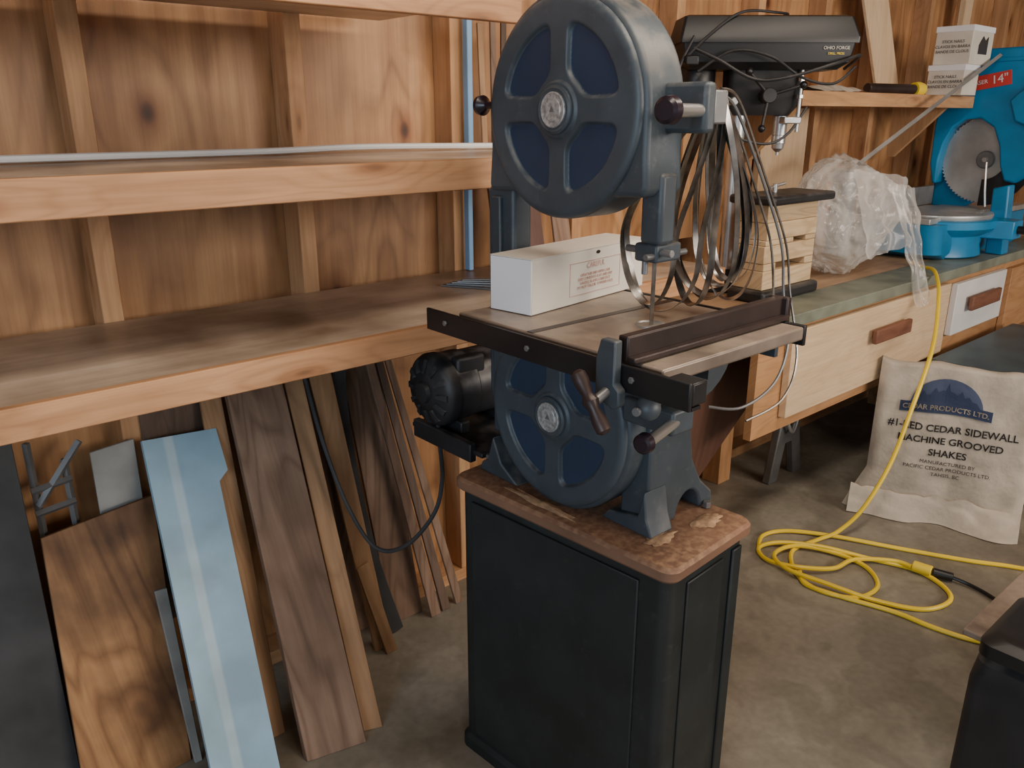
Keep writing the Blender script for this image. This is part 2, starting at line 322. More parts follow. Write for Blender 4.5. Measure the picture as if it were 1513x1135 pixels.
mk('blue_board',vs,[(0,1,2,3,4,5),(11,10,9,8,7,6)]+[(i,(i+1)%6,6+(i+1)%6,6+i) for i in range(6)],'paleblue',uv=lambda co:((co-tl).dot(axn),(co-tl).dot(ac)),label='pale blue painted board leaning below the shelf',cat='board',group=G)
PL=[('brown_plank',(0.71,2.078,0.99),(0.765,2.078,0.99),(0.735,1.80,0),(0.655,1.80,0),0.010,'tan','narrow weathered plank beside the pale blue board'),
('wide_plank',(0.768,2.05,1.00),(0.925,2.05,1.00),(0.885,1.62,0),(0.728,1.66,0),0.022,'brown','wide weathered brown plank leaning below the shelf'),
('pine_lath',(0.932,2.055,1.02),(0.985,2.055,1.02),(0.950,1.64,0),(0.900,1.66,0),0.016,'tan','long tan pine lath leaning below the shelf'),
('pine_board',(0.992,2.03,1.04),(1.06,2.03,1.04),(1.175,1.94,0),(1.115,1.94,0),0.010,'tan','tan pine board slanting against the wall'),
('back_board',(0.98,2.088,1.05),(1.11,2.088,1.05),(1.20,2.07,0),(1.05,2.07,0),0.008,'brown','brown wide board behind the slanting laths'),
('wide_board',(1.12,2.08,1.05),(1.25,2.08,1.05),(1.36,2.03,0),(1.235,2.03,0),0.012,'brown','brown board slanting against the wall'),
('short_lath',(1.06,1.925,0.33),(1.10,1.925,0.34),(1.175,1.905,0),(1.135,1.905,0),0.012,'tan','short tan lath standing on the floor'),
('thin_lath',(1.175,2.035,1.04),(1.20,2.035,1.04),(1.40,1.975,0),(1.360,1.975,0),0.010,'brown','thin brown lath slanting against the wall'),
('thin_lath',(1.212,2.04,1.03),(1.235,2.04,1.03),(1.445,1.98,0),(1.41,1.98,0),0.010,'dark','thin dark lath slanting against the wall'),
('thin_lath',(1.248,2.045,1.01),(1.268,2.045,1.01),(1.505,1.985,0),(1.472,1.985,0),0.010,'brown','thin brown lath with a split end slanting against the wall')]
for n_,a,b_,c_,d_,th,mt,lb in PL: plank(n_,a,b_,c_,d_,th,mt,label=lb,cat='board',group=G)
tube('flat_strip',[(1.12,2.045,1.05),(1.105,2.04,0.85),(1.12,2.03,0.6),(1.16,2.01,0.3),(1.23,1.99,0.003)],0.01,'darkgrey',flat=(0.006,0.045,(1,0,0)),label='bowed dark grey strip leaning below the shelf',cat='board',group=G)
# ---------------------------------------------------------------- bandsaw stand
st=thing('saw_stand','dark enamelled cabinet stand with dusty brown top under the bandsaw','stand')
def rrect(x0,x1,y0,y1,r,n=6):
    p=[]
    for cx,cy,a0 in ((x1-r,y1-r,0),(x0+r,y1-r,90),(x0+r,y0+r,180),(x1-r,y0+r,270)):
        for i in range(n+1):
            a=math.radians(a0+90*i/n); p.append((cx+r*math.cos(a),cy+r*math.sin(a)))
    return p
def loft(name,rings,mat,parent,**k):
    n=len(rings[0]); vs=[v for r in rings for v in r]; fs=[(j*n+i,j*n+(i+1)%n,(j+1)*n+(i+1)%n,(j+1)*n+i) for j in range(len(rings)-1) for i in range(n)]
    fs+= [tuple(range(n)),tuple((len(rings)-1)*n+i for i in range(n))]
    return mk(name,vs,fs,mat,parent,smooth=True,**k)
def ring(x0,x1,y0,y1,r,z): return [(a,b_,z) for a,b_ in rrect(x0,x1,y0,y1,r)]
SO=Vector((1.256,1.150,0)); sa=math.radians(4); sx=Vector((math.cos(sa),math.sin(sa),0)); syv=Vector((-math.sin(sa),math.cos(sa),0)); SF=(SO,sx,syv)
def sring(hx,hy,r,z): return [SO+sx*a+syv*b_+Vector((0,0,z)) for a,b_ in rrect(-hx,hx,-hy,hy,r)]
loft('stand_top',[sring(0.150,0.314,0.026,0.766),sring(0.157,0.321,0.03,0.774),sring(0.157,0.321,0.03,0.792),sring(0.150,0.314,0.026,0.80)],'dusttop',st,label='reddish-brown cabinet top dusted with sawdust')
loft('cabinet_body',[sring(0.152,0.318,0.03,0.0),sring(0.152,0.318,0.03,0.03),sring(0.143,0.309,0.03,0.042),sring(0.143,0.307,0.03,0.767)],'cab',st)
box('door',-0.148,-0.1425,-0.235,0.262,0.06,0.745,'cab',st,g=2,fr=SF,bevel=0.003,label='dark cabinet door panel')
box('side_panel',-0.085,0.05,-0.312,-0.3065,0.06,0.745,'cab',st,g=2,fr=SF,bevel=0.003)
box('edge_rib',0.085,0.12,-0.314,-0.3065,0.05,0.75,'cab',st,g=2,fr=SF,bevel=0.003)
for i,(x,y,rx,ry) in enumerate([(1.345,0.905,0.045,0.022),(1.21,0.925,0.045,0.022),(1.135,1.20,0.014,0.12)]):
    vs=[(x,y,0.805)];fs=[];n=28
    for k_,(rr_,z) in enumerate(((0.55,0.8035),(1.0,0.8006))):
        for j in range(n):
            a=2*math.pi*j/n; f=rr_*(1+0.5*noise.noise(Vector((math.cos(a)*2.5+i*7,math.sin(a)*2.5,0)))); vs.append((x+rx*f*math.cos(a),y+ry*f*math.sin(a),z))
    for j in range(n):
        fs.append((0,1+j,1+(j+1)%n)); fs.append((1+j,1+n+j,1+n+(j+1)%n,1+(j+1)%n))
    mk('sawdust_heap',vs,fs,'sawdust',smooth=True,label='small heap of sawdust on the stand top',cat='sawdust',kind='stuff')
# ---------------------------------------------------------------- bandsaw
bs=thing('bandsaw','large grey-blue enamelled bandsaw on a dark cabinet stand','bandsaw',base=(1.25,1.18,0.80))
HY=1.182; UZ=1.64; LZ=1.013
def cover(name,hz,R=0.205):
    nr,nt_=84,320; xf=1.146; vs=[];fs=[];mi=[]
    def dep(r,a):
        y=abs(r*math.cos(a)); z=abs(r*math.sin(a))
        fl=0.0205+0.6*max(0,r-0.09)**2
        d1=r-0.062; d2=0.160-r; d3=min(y,z)-fl
        k=0.022
        vals=sorted((d1,d2,d3)); a0,b0=vals[0],vals[1]
        h=max(k-(b0-a0),0)/k; s=a0-h*h*k*0.25
        t=min(max(s/0.006,0),1); rec=t*t*(3-2*t)*0.009
        rim=0.0
        if r>0.188:
            q=(r-0.188)/(R-0.188); rim=0.010*(1-math.sqrt(max(0,1-q*q*0.97)))
        hub=-0.005 if r<0.052 else 0
        return rec+rim+hub,s
    rs=[0.0]+[R*(j/nr) for j in range(1,nr+1)]
    dd=[]
    for j in range(1,nr+1):
        for i in range(nt_):
            a=2*math.pi*i/nt_; d,s=dep(rs[j],a); vs.append((xf+d,HY+rs[j]*math.cos(a),hz+rs[j]*math.sin(a))); dd.append(s)
    for i in range(nt_): 
        a=2*math.pi*i/nt_; vs.append((1.175,HY+R*math.cos(a),hz+R*math.sin(a))); dd.append(-1)
    vs.append((xf-0.005,HY,hz)); c=len(vs)-1
    for j in range(nr):
        for i in range(nt_):
            k_=(i+1)%nt_; f=(j*nt_+i,j*nt_+k_,(j+1)*nt_+k_,(j+1)*nt_+i); fs.append(f); mi.append(1 if min(dd[q] for q in f)>0.004 else 0)
    for i in range(nt_): fs.append((c,i,(i+1)%nt_)); mi.append(0)
    w=mk(name,vs,fs,['sawface','lobe'],bs,smooth=True,midx=mi,sharp=75,label='round four-spoke wheel cover with blue recesses')
    lathe('hub_cap',(1.140,HY,hz),(1.1,HY,hz),[(0,0.046),(0.003,0.045),(0.006,0.040),(0.004,0.036),(0.004,0.034)],'saw',w,label='grey-blue hub ring')
    lathe('badge',(1.137,HY,hz),(1.1,HY,hz),[(0,0.033),(0.004,0.033),(0.005,0.031),(0.0042,0.028),(0.0042,0.022),(0.005,0.021)],'badge',w,label='round silver maker badge')
    return w
uc=cover('upper_wheel_cover',UZ); lc=cover('lower_wheel_cover',LZ)
for w,hz in ((uc,UZ),(lc,LZ)):
    prism('badge_emblem',[(HY-0.007,hz-0.004),(HY+0.007,hz-0.004),(HY,hz+0.008)],1.1308,1.1322,0,'greysteel',w)
R=0.216; pts=[]
for i in range(0,37):
    a=math.radians(i*5); pts.append((HY+R*math.cos(a),UZ+R*math.sin(a)))
pts+= [(HY-R,1.56),(HY-R-0.004,1.505),(HY-R+0.005,1.488),(HY-0.135,1.486)]
for i in range(0,13):
    a=math.radians(232+i*6.33); pts.append((HY+0.207*math.cos(a),UZ+0.207*math.sin(a)))
pts+= [(HY+0.150,1.478),(HY+R+0.002,1.474),(HY+R+0.006,1.49),(HY+R,1.56)]
prism('upper_housing',pts,1.158,1.262,0,'saw',bs,bevel=0.010,seg=3)
R2=0.214; pts=[(HY+R2*math.cos(math.radians(i*6)),LZ+R2*math.sin(math.radians(i*6))) for i in range(60)]
prism('lower_housing',[(a,max(b_,0.8015)) for a,b_ in pts],1.158,1.262,0,'saw',bs,bevel=0.010,seg=3)
prism('frame_column',[(1.362,0.88),(1.42,0.88),(1.452,1.0),(1.452,1.47),(1.43,1.50),(1.365,1.50)],1.195,1.25,0,'saw',bs,bevel=0.008)
prism('column_rib',[(1.395,0.9),(1.425,0.9),(1.43,1.46),(1.40,1.46)],1.185,1.26,0,'saw',bs,bevel=0.004)
arch=[(1.345+0.042*math.cos(math.radians(a)),0.801+0.055*math.sin(math.radians(a))) for a in range(0,181,15)]
prof=[(1.205,0.801),(1.205,1.15),(1.33,1.15),(1.335,1.02),(1.35,0.93),(1.385,0.87),(1.43,0.83),(1.432,0.801)]+arch
prism('pedestal',prof,0.955,1.03,1,'saw',bs,bevel=0.006,label='flared cast pedestal with arched foot')
prism('pedestal',prof,1.33,1.40,1,'saw',bs,bevel=0.006,label='flared cast pedestal with arched foot')
box('pedestal_web',1.262,1.33,1.03,1.33,0.85,1.14,'saw',bs,bevel=0.004)
prism('foot',[(0.93,0.801),(1.07,0.801),(1.05,0.825),(0.97,0.84),(0.955,0.90),(0.945,0.84)],1.19,1.262,0,'saw',bs,bevel=0.004)
prism('foot',[(1.30,0.801),(1.44,0.801),(1.43,0.825),(1.41,0.835),(1.39,0.90),(1.36,0.84)],1.15,1.262,0,'saw',bs,bevel=0.004)
for p_ in ((1.215,0.945),(1.40,0.945),(1.17,1.425)): cyl('bolt',(p_[0],p_[1],0.801),(p_[0],p_[1],0.838 if p_[1]>1.2 else 0.815),0.009,'greysteel',bs,n=6)
tb=box('saw_table',1.03,1.47,0.80,1.355,1.203,1.23,'iron',bs,bevel=0.004,label='dusty cast-iron saw table')
for xx in (1.10,1.2,1.42): box('table_rib',xx,xx+0.012,0.83,1.33,1.17,1.203,'saw',tb)
box('miter_groove',1.031,1.469,1.12,1.138,1.2302,1.2308,'fence',tb)
cyl('table_insert',(1.25,1.01,1.2302),(1.25,1.01,1.2312),0.03,'alu',tb)
box('trunnion',1.16,1.36,0.92,1.10,1.10,1.203,'saw',bs,bevel=0.01)
prism('trunnion_arc',[(1.14,1.19)]+[(1.26+0.12*math.cos(math.radians(a)),1.19+0.10*math.sin(math.radians(a))) for a in range(180,361,15)],0.90,0.915,1,'saw',bs,bevel=0.003)
rl=box('front_rail',0.999,1.007,0.722,1.43,1.184,1.232,'blackrail',bs,g=1,bevel=0.002,label='black angle rail')
box('rail_flange',1.007,1.03,0.722,1.43,1.184,1.190,'blackrail',rl,g=1); 
box('rail_end_block',1.007,1.045,0.722,0.775,1.191,1.230,'blackrail',rl,bevel=0.003)
for yy in (0.84,1.1,1.36): cyl('rail_bolt',(0.994,yy,1.21),(0.999,yy,1.21),0.006,'greysteel',rl,n=6)
box('rear_rail',1.472,1.482,0.80,1.36,1.19,1.232,'blackrail',bs,g=1,bevel=0.002)
fn=box('rip_fence',1.01,1.49,0.862,0.884,1.233,1.278,'fence',bs,g=0,bevel=0.003,label='dark brown-black rip fence bar')
box('fence_base',1.01,1.49,0.845,0.862,1.233,1.243,'fence',fn,g=0,bevel=0.002)
box('rear_hook',1.484,1.50,0.85,0.895,1.19,1.278,'fence',fn,bevel=0.003)
prism('clamp_bracket',[(0.850,1.165),(0.862,1.155),(0.905,1.170),(0.905,1.24),(0.895,1.275),(0.862,1.275),(0.862,1.20),(0.850,1.19)],0.978,0.997,0,'saw',fn,bevel=0.003,label='grey-blue fence clamp bracket')
cyl('clamp_screw',(0.94,0.878,1.17),(0.98,0.878,1.185),0.009,'greysteel',fn)
lathe('tee_handle',(0.94,0.912,1.222),(0.94,0.842,1.128),[(0,0.006),(0.006,0.013),(0.02,0.014),(0.045,0.010),(0.058,0.015),(0.072,0.010),(0.095,0.014),(0.112,0.013),(0.117,0.006)],'fence',fn,label='worn dark tee handle')
cyl('lock_rod',(1.0,0.83,1.155),(1.14,0.86,1.15),0.008,'greysteel',bs)
ball('lock_knob',(1.03,0.828,1.156),0.022,'saw',bs)
cyl('knob_shaft',(1.05,0.84,1.085),(1.18,0.875,1.085),0.011,'steel',bs)
box('knob_bracket',1.145,1.21,0.86,0.985,1.06,1.11,'saw',bs,bevel=0.006)
lathe('lower_knob',(1.028,0.838,1.085),(1.08,0.846,1.085),[(0,0.013),(0.004,0.018),(0.018,0.019),(0.024,0.015),(0.03,0.011)],'knob',bs,label='dark plum round knob')
lathe('upper_knob',(1.085,0.873,1.638),(1.2,0.89,1.638),[(0,0.016),(0.005,0.022),(0.02,0.0235),(0.027,0.018),(0.035,0.011)],'knob',bs,label='dark plum round knob')
cyl('knob_shaft',(1.11,0.877,1.638),(1.24,0.90,1.638),0.011,'steel',bs)
box('shaft_bracket',1.205,1.235,0.88,0.975,1.60,1.685,'saw',bs,bevel=0.008)
box('blade_hook',1.235,1.275,0.885,0.90,1.615,1.672,'greysteel',bs,bevel=0.004)
lathe('side_knob',(1.16,1.438,1.65),(1.16,1.38,1.65),[(0,0.014),(0.004,0.02),(0.014,0.021),(0.02,0.014),(0.028,0.008),(0.055,0.008)],'knob',bs,label='small black round knob')
box('guide_post',1.195,1.24,0.955,1.005,1.40,1.53,'saw',bs,bevel=0.008)
gd=box('blade_guide',1.20,1.275,0.965,1.02,1.365,1.40,'saw',bs,bevel=0.005,label='grey metal blade guide')
cyl('guide_screw',(1.18,0.975,1.378),(1.30,0.975,1.378),0.006,'greysteel',gd); cyl('guide_screw',(1.215,0.94,1.385),(1.215,1.05,1.385),0.007,'greysteel',gd)
cyl('guide_bearing',(1.27,1.02,1.375),(1.282,1.02,1.375),0.016,'steel',gd); cyl('guide_screw',(1.21,1.0,1.34),(1.21,1.0,1.37),0.006,'greysteel',gd)
box('fitted_blade',1.243,1.255,1.0075,1.0085,1.05,1.50,'blade',bs,g=2,label='thin steel blade running through the table')
# ---------------------------------------------------------------- motor
mo=thing('electric_motor','black electric motor with vented end on a bracket behind the bandsaw','motor')
MY,MZ=1.66,0.945
lathe('motor_body',(1.19,MY,MZ),(1.5,MY,MZ),[(0,0.09),(0.005,0.094),(0.07,0.094),(0.075,0.09),(0.20,0.09),(0.205,0.094),(0.25,0.094),(0.255,0.08)],'motor',mo,n=48,label='dusty black motor shell')
eb=lathe('end_bell',(1.195,MY,MZ),(1.0,MY,MZ),[(0,0.098),(0.018,0.099),(0.03,0.094),(0.042,0.078),(0.046,0.05),(0.05,0.045),(0.052,0.03),(0.062,0.026),(0.064,0.018)],'blackdust',mo,n=48,label='black vented end bell')
for i in range(12):
    a=math.radians(i*30); u_=Vector((0,math.cos(a),math.sin(a))); v_=Vector((0,-math.sin(a),math.cos(a))); c_=Vector((1.147,MY,MZ))
    vs=[]
    for dx in (-0.006,0.01):
        for r_,w_ in ((0.052,0.004),(0.085,0.008)):
            for s_ in (-1,1): vs.append(c_+Vector((dx+(0.012 if r_>0.06 else 0),0,0))+u_*r_+v_*w_*s_)
    mk('vent_rib',vs,[(0,1,3,2),(4,6,7,5),(0,4,5,1),(2,3,7,6),(0,2,6,4),(1,5,7,3)],'motor',eb)
box('terminal_box',1.20,1.29,1.585,1.62,0.96,1.04,'blackdust',mo,bevel=0.008)
box('motor_bracket',1.17,1.42,1.455,1.76,0.815,0.828,'blackdust',mo,bevel=0.003,label='black steel bracket bolted to the stand')
box('motor_cradle',1.21,1.24,1.59,1.73,0.828,0.862,'blackdust',mo,bevel=0.004); box('motor_cradle',1.36,1.39,1.59,1.73,0.828,0.862,'blackdust',mo,bevel=0.004)
box('bracket_bar',1.16,1.18,1.49,1.74,0.795,0.845,'blackdust',mo,bevel=0.003)
box('bracket_foot',1.27,1.40,1.41,1.49,0.8012,0.814,'blackdust',mo,bevel=0.003)
tube('power_cord',[(1.17,1.64,0.87),(1.19,1.66,0.78),(1.215,1.69,0.66),(1.19,1.70,0.56),(1.10,1.71,0.49),(1.02,1.74,0.50),(0.975,1.80,0.62),(0.955,1.88,0.80),(0.95,1.95,0.98),(0.95,2.02,1.07)],0.006,'darkgrey',mo,label='grey power cord')
# ---------------------------------------------------------------- loose blades hanging behind the saw
def bloop(x,yc,hw,ztop,zbot,ang,lean,w=0.010,n=14,kink=0.0):
    pts=[]; hook=Vector((1.28,0.91,ztop))
    for i in range(n):
        a=2*math.pi*i/n; s=math.sin(a); h=(1-math.cos(a))/2
        wd=hw*s*(0.55+0.7*h)
        f=min(1,h*1.8)
        px=hook.x+(x-hook.x)*f+math.sin(ang)*wd+lean*h*h
        py=hook.y+(yc-hook.y)*f+math.cos(ang)*wd
        pts.append((px+kink*math.sin(3*a),py+kink*math.cos(2*a),ztop+(zbot-ztop)*h))
    tube('spare_blade_loop',pts,0.01,'blade',closed=True,flat=(0.0012,w,(math.cos(ang),-math.sin(ang),0.25)),sub=8,label='spare steel bandsaw blade hanging in a loop',cat='saw blade',group='spare bandsaw blades')
bloop(1.33,1.06,0.105,1.668,1.242,0.0,0.0,0.018)
bloop(1.31,1.08,0.085,1.662,1.25,0.25,0.02,0.014,kink=0.004)
bloop(1.40,1.00,0.085,1.65,1.27,-0.2,0.02,0.022)
bloop(1.42,0.99,0.068,1.644,1.29,0.1,0.02,0.018)
bloop(1.40,0.965,0.06,1.638,1.262,-0.7,0.05,0.014,kink=0.004)
bloop(1.38,1.03,0.075,1.656,1.245,0.35,0.03,0.016,kink=0.003)
bloop(1.43,0.97,0.05,1.632,1.30,-0.4,0.03,0.020)
bloop(1.36,1.00,0.09,1.674,1.262,0.15,0.06,0.014,kink=0.005)
bloop(1.44,0.985,0.06,1.650,1.30,0.3,0.02,0.022,kink=0.003)
tube('drooping_wire',[(1.27,0.90,1.665),(1.33,0.905,1.64),(1.43,0.905,1.52),(1.52,0.90,1.38),(1.55,0.90,1.27),(1.555,0.88,1.17),(1.50,0.87,1.09),(1.40,0.88,1.055),(1.34,0.92,1.06)],0.0032,'greysteel',n=6,label='springy grey wire drooping over the saw table',cat='wire',group='drooping wires')
tube('drooping_wire',[(1.27,0.90,1.675),(1.34,0.907,1.655),(1.45,0.91,1.52),(1.545,0.905,1.38),(1.575,0.90,1.27),(1.58,0.87,1.13),(1.52,0.86,1.05),(1.42,0.88,1.02)],0.0028,'blade',n=6,label='springy grey wire drooping over the saw table',cat='wire',group='drooping wires')
tube('drooping_wire',[(1.27,0.90,1.645),(1.34,0.905,1.60),(1.42,0.91,1.50),(1.49,0.905,1.38),(1.515,0.90,1.25)],0.0028,'blade',n=6,label='springy grey wire drooping over the saw table',cat='wire',group='drooping wires')
# ---------------------------------------------------------------- long carton on saw table
cb=thing('long_carton','long white carton with red printed panel lying on the saw table','carton')
a8=math.radians(8); e1=Vector((math.cos(a8),math.sin(a8),0)); e2=Vector((-math.sin(a8),math.cos(a8),0)); O=Vector((1.120,1.222,0))
fr=(O,e1,e2); CL=0.43
box('carton_body',0,CL,0,0.114,1.2315,1.348,['cardside'],cb,fr=fr,g=0,bevel=0.0015,seg=1)
box('end_flap',-0.0015,-0.0002,0.001,0.113,1.2325,1.347,'card',cb,fr=fr,label='plain white end flap')
box('carton_lid',-0.0015,CL,-0.001,0.1145,1.3482,1.3495,'cardside',cb,fr=fr,g=0)
pf=O-e2*0.0008
def fp(a,z): return pf+e1*a+Vector((0,0,z))
for (a0,a1,z0,z1) in ((0.13,0.325,1.250,1.2508),(0.13,0.325,1.322,1.3228),(0.13,0.131,1.250,1.3228),(0.324,0.325,1.250,1.3228)):
    box('label_border',a0,a1,-0.0012,-0.0002,z0,z1,'red',cb,fr=fr)
text('lettering','CAREFUL',0.017,fp(0.227,1.312),e1,(0,0,1),'red',cb)
text('lettering','OPEN THIS END WITH CARE\nKEEP CONTENTS FLAT AND DRY\nHANDLE BLADES CAREFULLY\nDO NOT UNCOIL TOWARD FACE',0.009,fp(0.227,1.279),e1,(0,0,1),'red',cb)
ho=prism('finger_hole',[(0.235+0.008*math.cos(t_*0.785),1.338+0.004*math.sin(t_*0.785)) for t_ in range(8)],-0.0012,-0.0002,1,'fence',cb)
for v in ho.data.vertices: v.co=O+e1*v.co.x+e2*v.co.y+Vector((0,0,v.co.z))
# ---------------------------------------------------------------- bench
bn=thing('workbench','long wooden workbench with grey-green painted front edge','workbench')
box('bench_top',2.45,6.6,1.66,2.095,0.915,0.95,'bench',bn,g=0,label='worn brown wooden bench top')
box('front_strip',2.45,6.6,1.47,1.659,0.905,0.951,'green',bn,g=0,bevel=0.003,label='grey-green painted front strip')
box('front_apron',2.46,6.6,1.50,1.53,0.50,0.904,'orange',bn,g=0)
for x in (2.98,4.6,6.0): box('leg',x,x+0.09,1.96,2.05,0.0,0.914,'orange',bn,g=2,bevel=0.002,label='orange pine post')
for x in (3.55,4.3): plank('brace',(x,1.535,0.55),(x+0.7,1.535,0.60),(x+0.7,1.95,0.40),(x-0.1,1.95,0.30),0.03,'brown',bn)
box('bottom_rail',2.5,6.5,1.93,1.958,0.40,0.47,'orange',bn,g=0)
def drawer(x0,x1,z0,z1,mt,hx0,hx1,hz0,hz1,label):
    d=thing('drawer',label,'drawer',group='bench drawers')
    box('drawer_front',x0,x1,1.468,1.498,z0,z1,mt,d,g=0,bevel=0.003)
    hb=box('drawer_handle',hx0,hx1,1.43,1.452,hz0,hz1,'handlew',d,g=0,bevel=0.006,label='dark brown wood block handle')
    box('handle_spacer',hx0+0.03,hx1-0.03,1.452,1.468,hz0+0.02,hz1-0.015,'handlew',hb,g=0)
drawer(2.63,4.0,0.555,0.888,'drawer',3.22,3.54,0.74,0.80,'wide pale birch drawer under the bench')
drawer(4.08,4.70,0.62,0.872,'white',4.20,4.56,0.73,0.80,'white-painted drawer under the bench')
drawer(4.78,6.3,0.52,0.865,'orange',5.4,5.75,0.68,0.75,'orange pine drawer under the bench')
plank('hardboard_sheet',(2.20,1.60,0.84),(2.93,1.78,0.66),(2.90,1.80,0.44),(2.18,1.64,0.20),0.006,'hard',label='dark brown hardboard sheet leaning under the bench',cat='board')
sc_=thing('cast_stand_leg','grey cast metal machine leg under the bench','machine part')
prism('leg_casting',[(3.15,0.001),(3.22,0.001),(3.26,0.18),(3.32,0.18),(3.36,0.001),(3.43,0.001),(3.36,0.30),(3.34,0.38),(3.24,0.38),(3.21,0.30)],1.80,1.84,1,'greysteel',sc_,bevel=0.006)
cyl('leg_pin',(3.29,1.78,0.32),(3.29,1.86,0.32),0.03,'steel',sc_)
tube('hanging_chain',[(3.24,1.79,0.38),(3.22,1.78,0.31),(3.25,1.77,0.25),(3.30,1.78,0.29),(3.33,1.79,0.37)],0.008,'steel',sc_)
box('storage_bin',3.80,4.75,0.85,1.40,0.001,0.56,'darkgrey',label='dark bin standing beside the bench',cat='bin',bevel=0.01)
box('bin_lid',3.77,4.78,0.83,1.42,0.562,0.578,'binlid',label='dull blue-grey lid lying on the dark bin',cat='lid',bevel=0.003)
# ---------------------------------------------------------------- wall shelf over bench + boxes
ws=thing('utility_shelf','plywood shelf on the stud wall above the workbench','shelf')
box('shelf_board',3.02,4.67,1.78,2.097,1.695,1.72,'drawer',ws,g=0)
box('front_edge',3.02,4.67,1.76,1.779,1.665,1.722,'stud',ws,g=0,bevel=0.002)
for x in (3.1,4.5): prism('shelf_bracket',[(1.80,1.693),(2.095,1.693),(2.095,1.42),(2.06,1.42)],x,x+0.03,0,'stud',ws)
for k_,(x0,x1,z0,z1) in enumerate(((4.33,4.50,1.7225,1.860),(4.36,4.61,1.8620,2.035))):
    c_=thing('nail_carton','off-white stick nail carton with black print on the wall shelf','carton',group='stacked nail cartons')
    y0,y1=1.695,1.865
    box('carton_body',x0,x1,y0,y1,z0,z1,'carton',c_,bevel=0.003)
    box('carton_lid',x0-0.003,x1+0.003,y0-0.003,y1+0.003,z1-0.026,z1+0.001,'card',c_,bevel=0.002)
    text('lettering','STICK NAILS\nCLAVOS EN BARRA\nBANDE DE CLOUS',0.0185,(x0-0.004,(y0+y1)/2,z0+(z1-z0)*0.55-0.014),(0,-1,0),(0,0,1),'blackink',c_,space=1.2)
    if k_==1: prism('print_mark',[(4.44,1.91),(4.54,1.91),(4.54,1.99),(4.51,1.97),(4.48,1.99),(4.44,1.95)],y0-0.004,y0-0.002,1,'blackink',c_)
vs=[];fs=[];nx=14
for i in range(nx):
    for j in range(8):
        x=3.22+0.40*i/(nx-1); y=1.80+0.14*j/7; h=0.03*math.sin(math.pi*j/7)*(0.5+0.5*math.sin(math.pi*i/(nx-1)))+0.012*noise.noise(Vector((x*18,y*18,1)))
        vs.append((x,y,1.724+max(h,0.0)))
for i in range(nx-1):
    for j in range(7): fs.append((i*8+j,i*8+j+1,(i+1)*8+j+1,(i+1)*8+j))
mk('work_rag',vs,fs,'cloth',smooth=True,label='crumpled pale rag on the wall shelf',cat='rag')
fl=thing('hand_tool','dark tube tool with yellow end cap on the wall shelf','tool')
cyl('tool_body',(3.72,1.86,1.745),(4.05,1.80,1.745),0.022,'fence',fl); lathe('end_cap',(4.05,1.80,1.745),(4.15,1.78,1.745),[(0,0.03),(0.03,0.034),(0.06,0.028),(0.065,0.018)],'yellow',fl,label='yellow end cap')
plank('leaning_plank',(3.76,2.085,2.60),(4.02,2.085,2.60),(4.42,2.03,1.7225),(4.18,2.03,1.7225),0.015,'drawer',label='pale plywood offcut leaning above the wall shelf',cat='board')
box('wall_board',5.15,5.25,2.07,2.099,1.2,2.6,'drawer',g=2,label='pale board nailed to the studs beside the cartons',cat='board')
box('wall_panel',3.25,3.62,2.07,2.099,1.20,1.66,'drawer',g=2,label='pale plywood scrap fixed to the studs',cat='board')
box('wall_panel',2.70,2.95,2.07,2.099,1.15,1.62,'stud',g=2,label='orange plywood scrap fixed to the studs',cat='board')
tube('metal_bar',[(3.36,1.672,1.44),(4.665,1.672,1.912)],0.011,'alu',sub=0,n=4,label='long thin grey metal bar propped against the mitre saw',cat='metal bar')
bt=thing('paint_can','small grey metal can on the workbench','can'); lathe('can_body',(3.90,2.00,0.952),(3.90,2.00,1.3),[(0,0.055),(0.004,0.057),(0.42,0.057),(0.424,0.06),(0.43,0.06),(0.432,0.05)],'alu',bt)
# ---------------------------------------------------------------- drill press
dp=thing('drill_press','black bench drill press with chrome column on the workbench','drill press',base=(2.815,1.906,0.951))
fx=Vector((0.766,-0.643,0)); sy=Vector((0.643,0.766,0)); DO=Vector((2.815,1.906,0)); fr=(DO,fx,sy)
def D(a,b_,z): return DO+fx*a+sy*b_+Vector((0,0,z))
box('base_plate',-0.14,0.03,-0.075,0.10,0.951,0.985,'blackdust',dp,fr=fr,bevel=0.01)
cyl('column',D(0,0,0.985),D(0,0,1.66),0.030,'steel',dp,label='chrome column')
cyl('column_collar',D(0,0,0.985),D(0,0,1.04),0.042,'blackdust',dp)
def rr2(a0,a1,b0,b1,r,z): return [D(p,q,z) for p,q in rrect(a0,a1,b0,b1,r)]
cvr=loft('belt_cover',[rr2(-0.22,0.33,-0.09,0.09,0.012,1.790),rr2(-0.245,0.365,-0.112,0.112,0.012,1.815),rr2(-0.255,0.378,-0.118,0.118,0.012,1.882)],'black',dp,label='black belt cover',sharp=20)
loft('cover_lid',[rr2(-0.266,0.390,-0.127,0.127,0.012,1.880),rr2(-0.266,0.390,-0.127,0.127,0.012,1.900),rr2(-0.25,0.365,-0.105,0.105,0.012,1.968),rr2(-0.235,0.345,-0.09,0.09,0.012,1.974)],'black',cvr,label='black lid',sharp=20)
text('lettering','OHIO FORGE',0.016,D(0.305,-0.1205,1.862),fx,(0,0,1),'carton',cvr); text('lettering','DRILL PRESS',0.011,D(0.305,-0.1205,1.843),fx,(0,0,1),'yellow',cvr)
hd=loft('head',[rr2(-0.05,0.19,-0.040,0.040,0.03,1.63),rr2(-0.06,0.21,-0.055,0.055,0.03,1.66),rr2(-0.06,0.22,-0.065,0.065,0.03,1.80)],'blackdust',dp,label='black cast head')
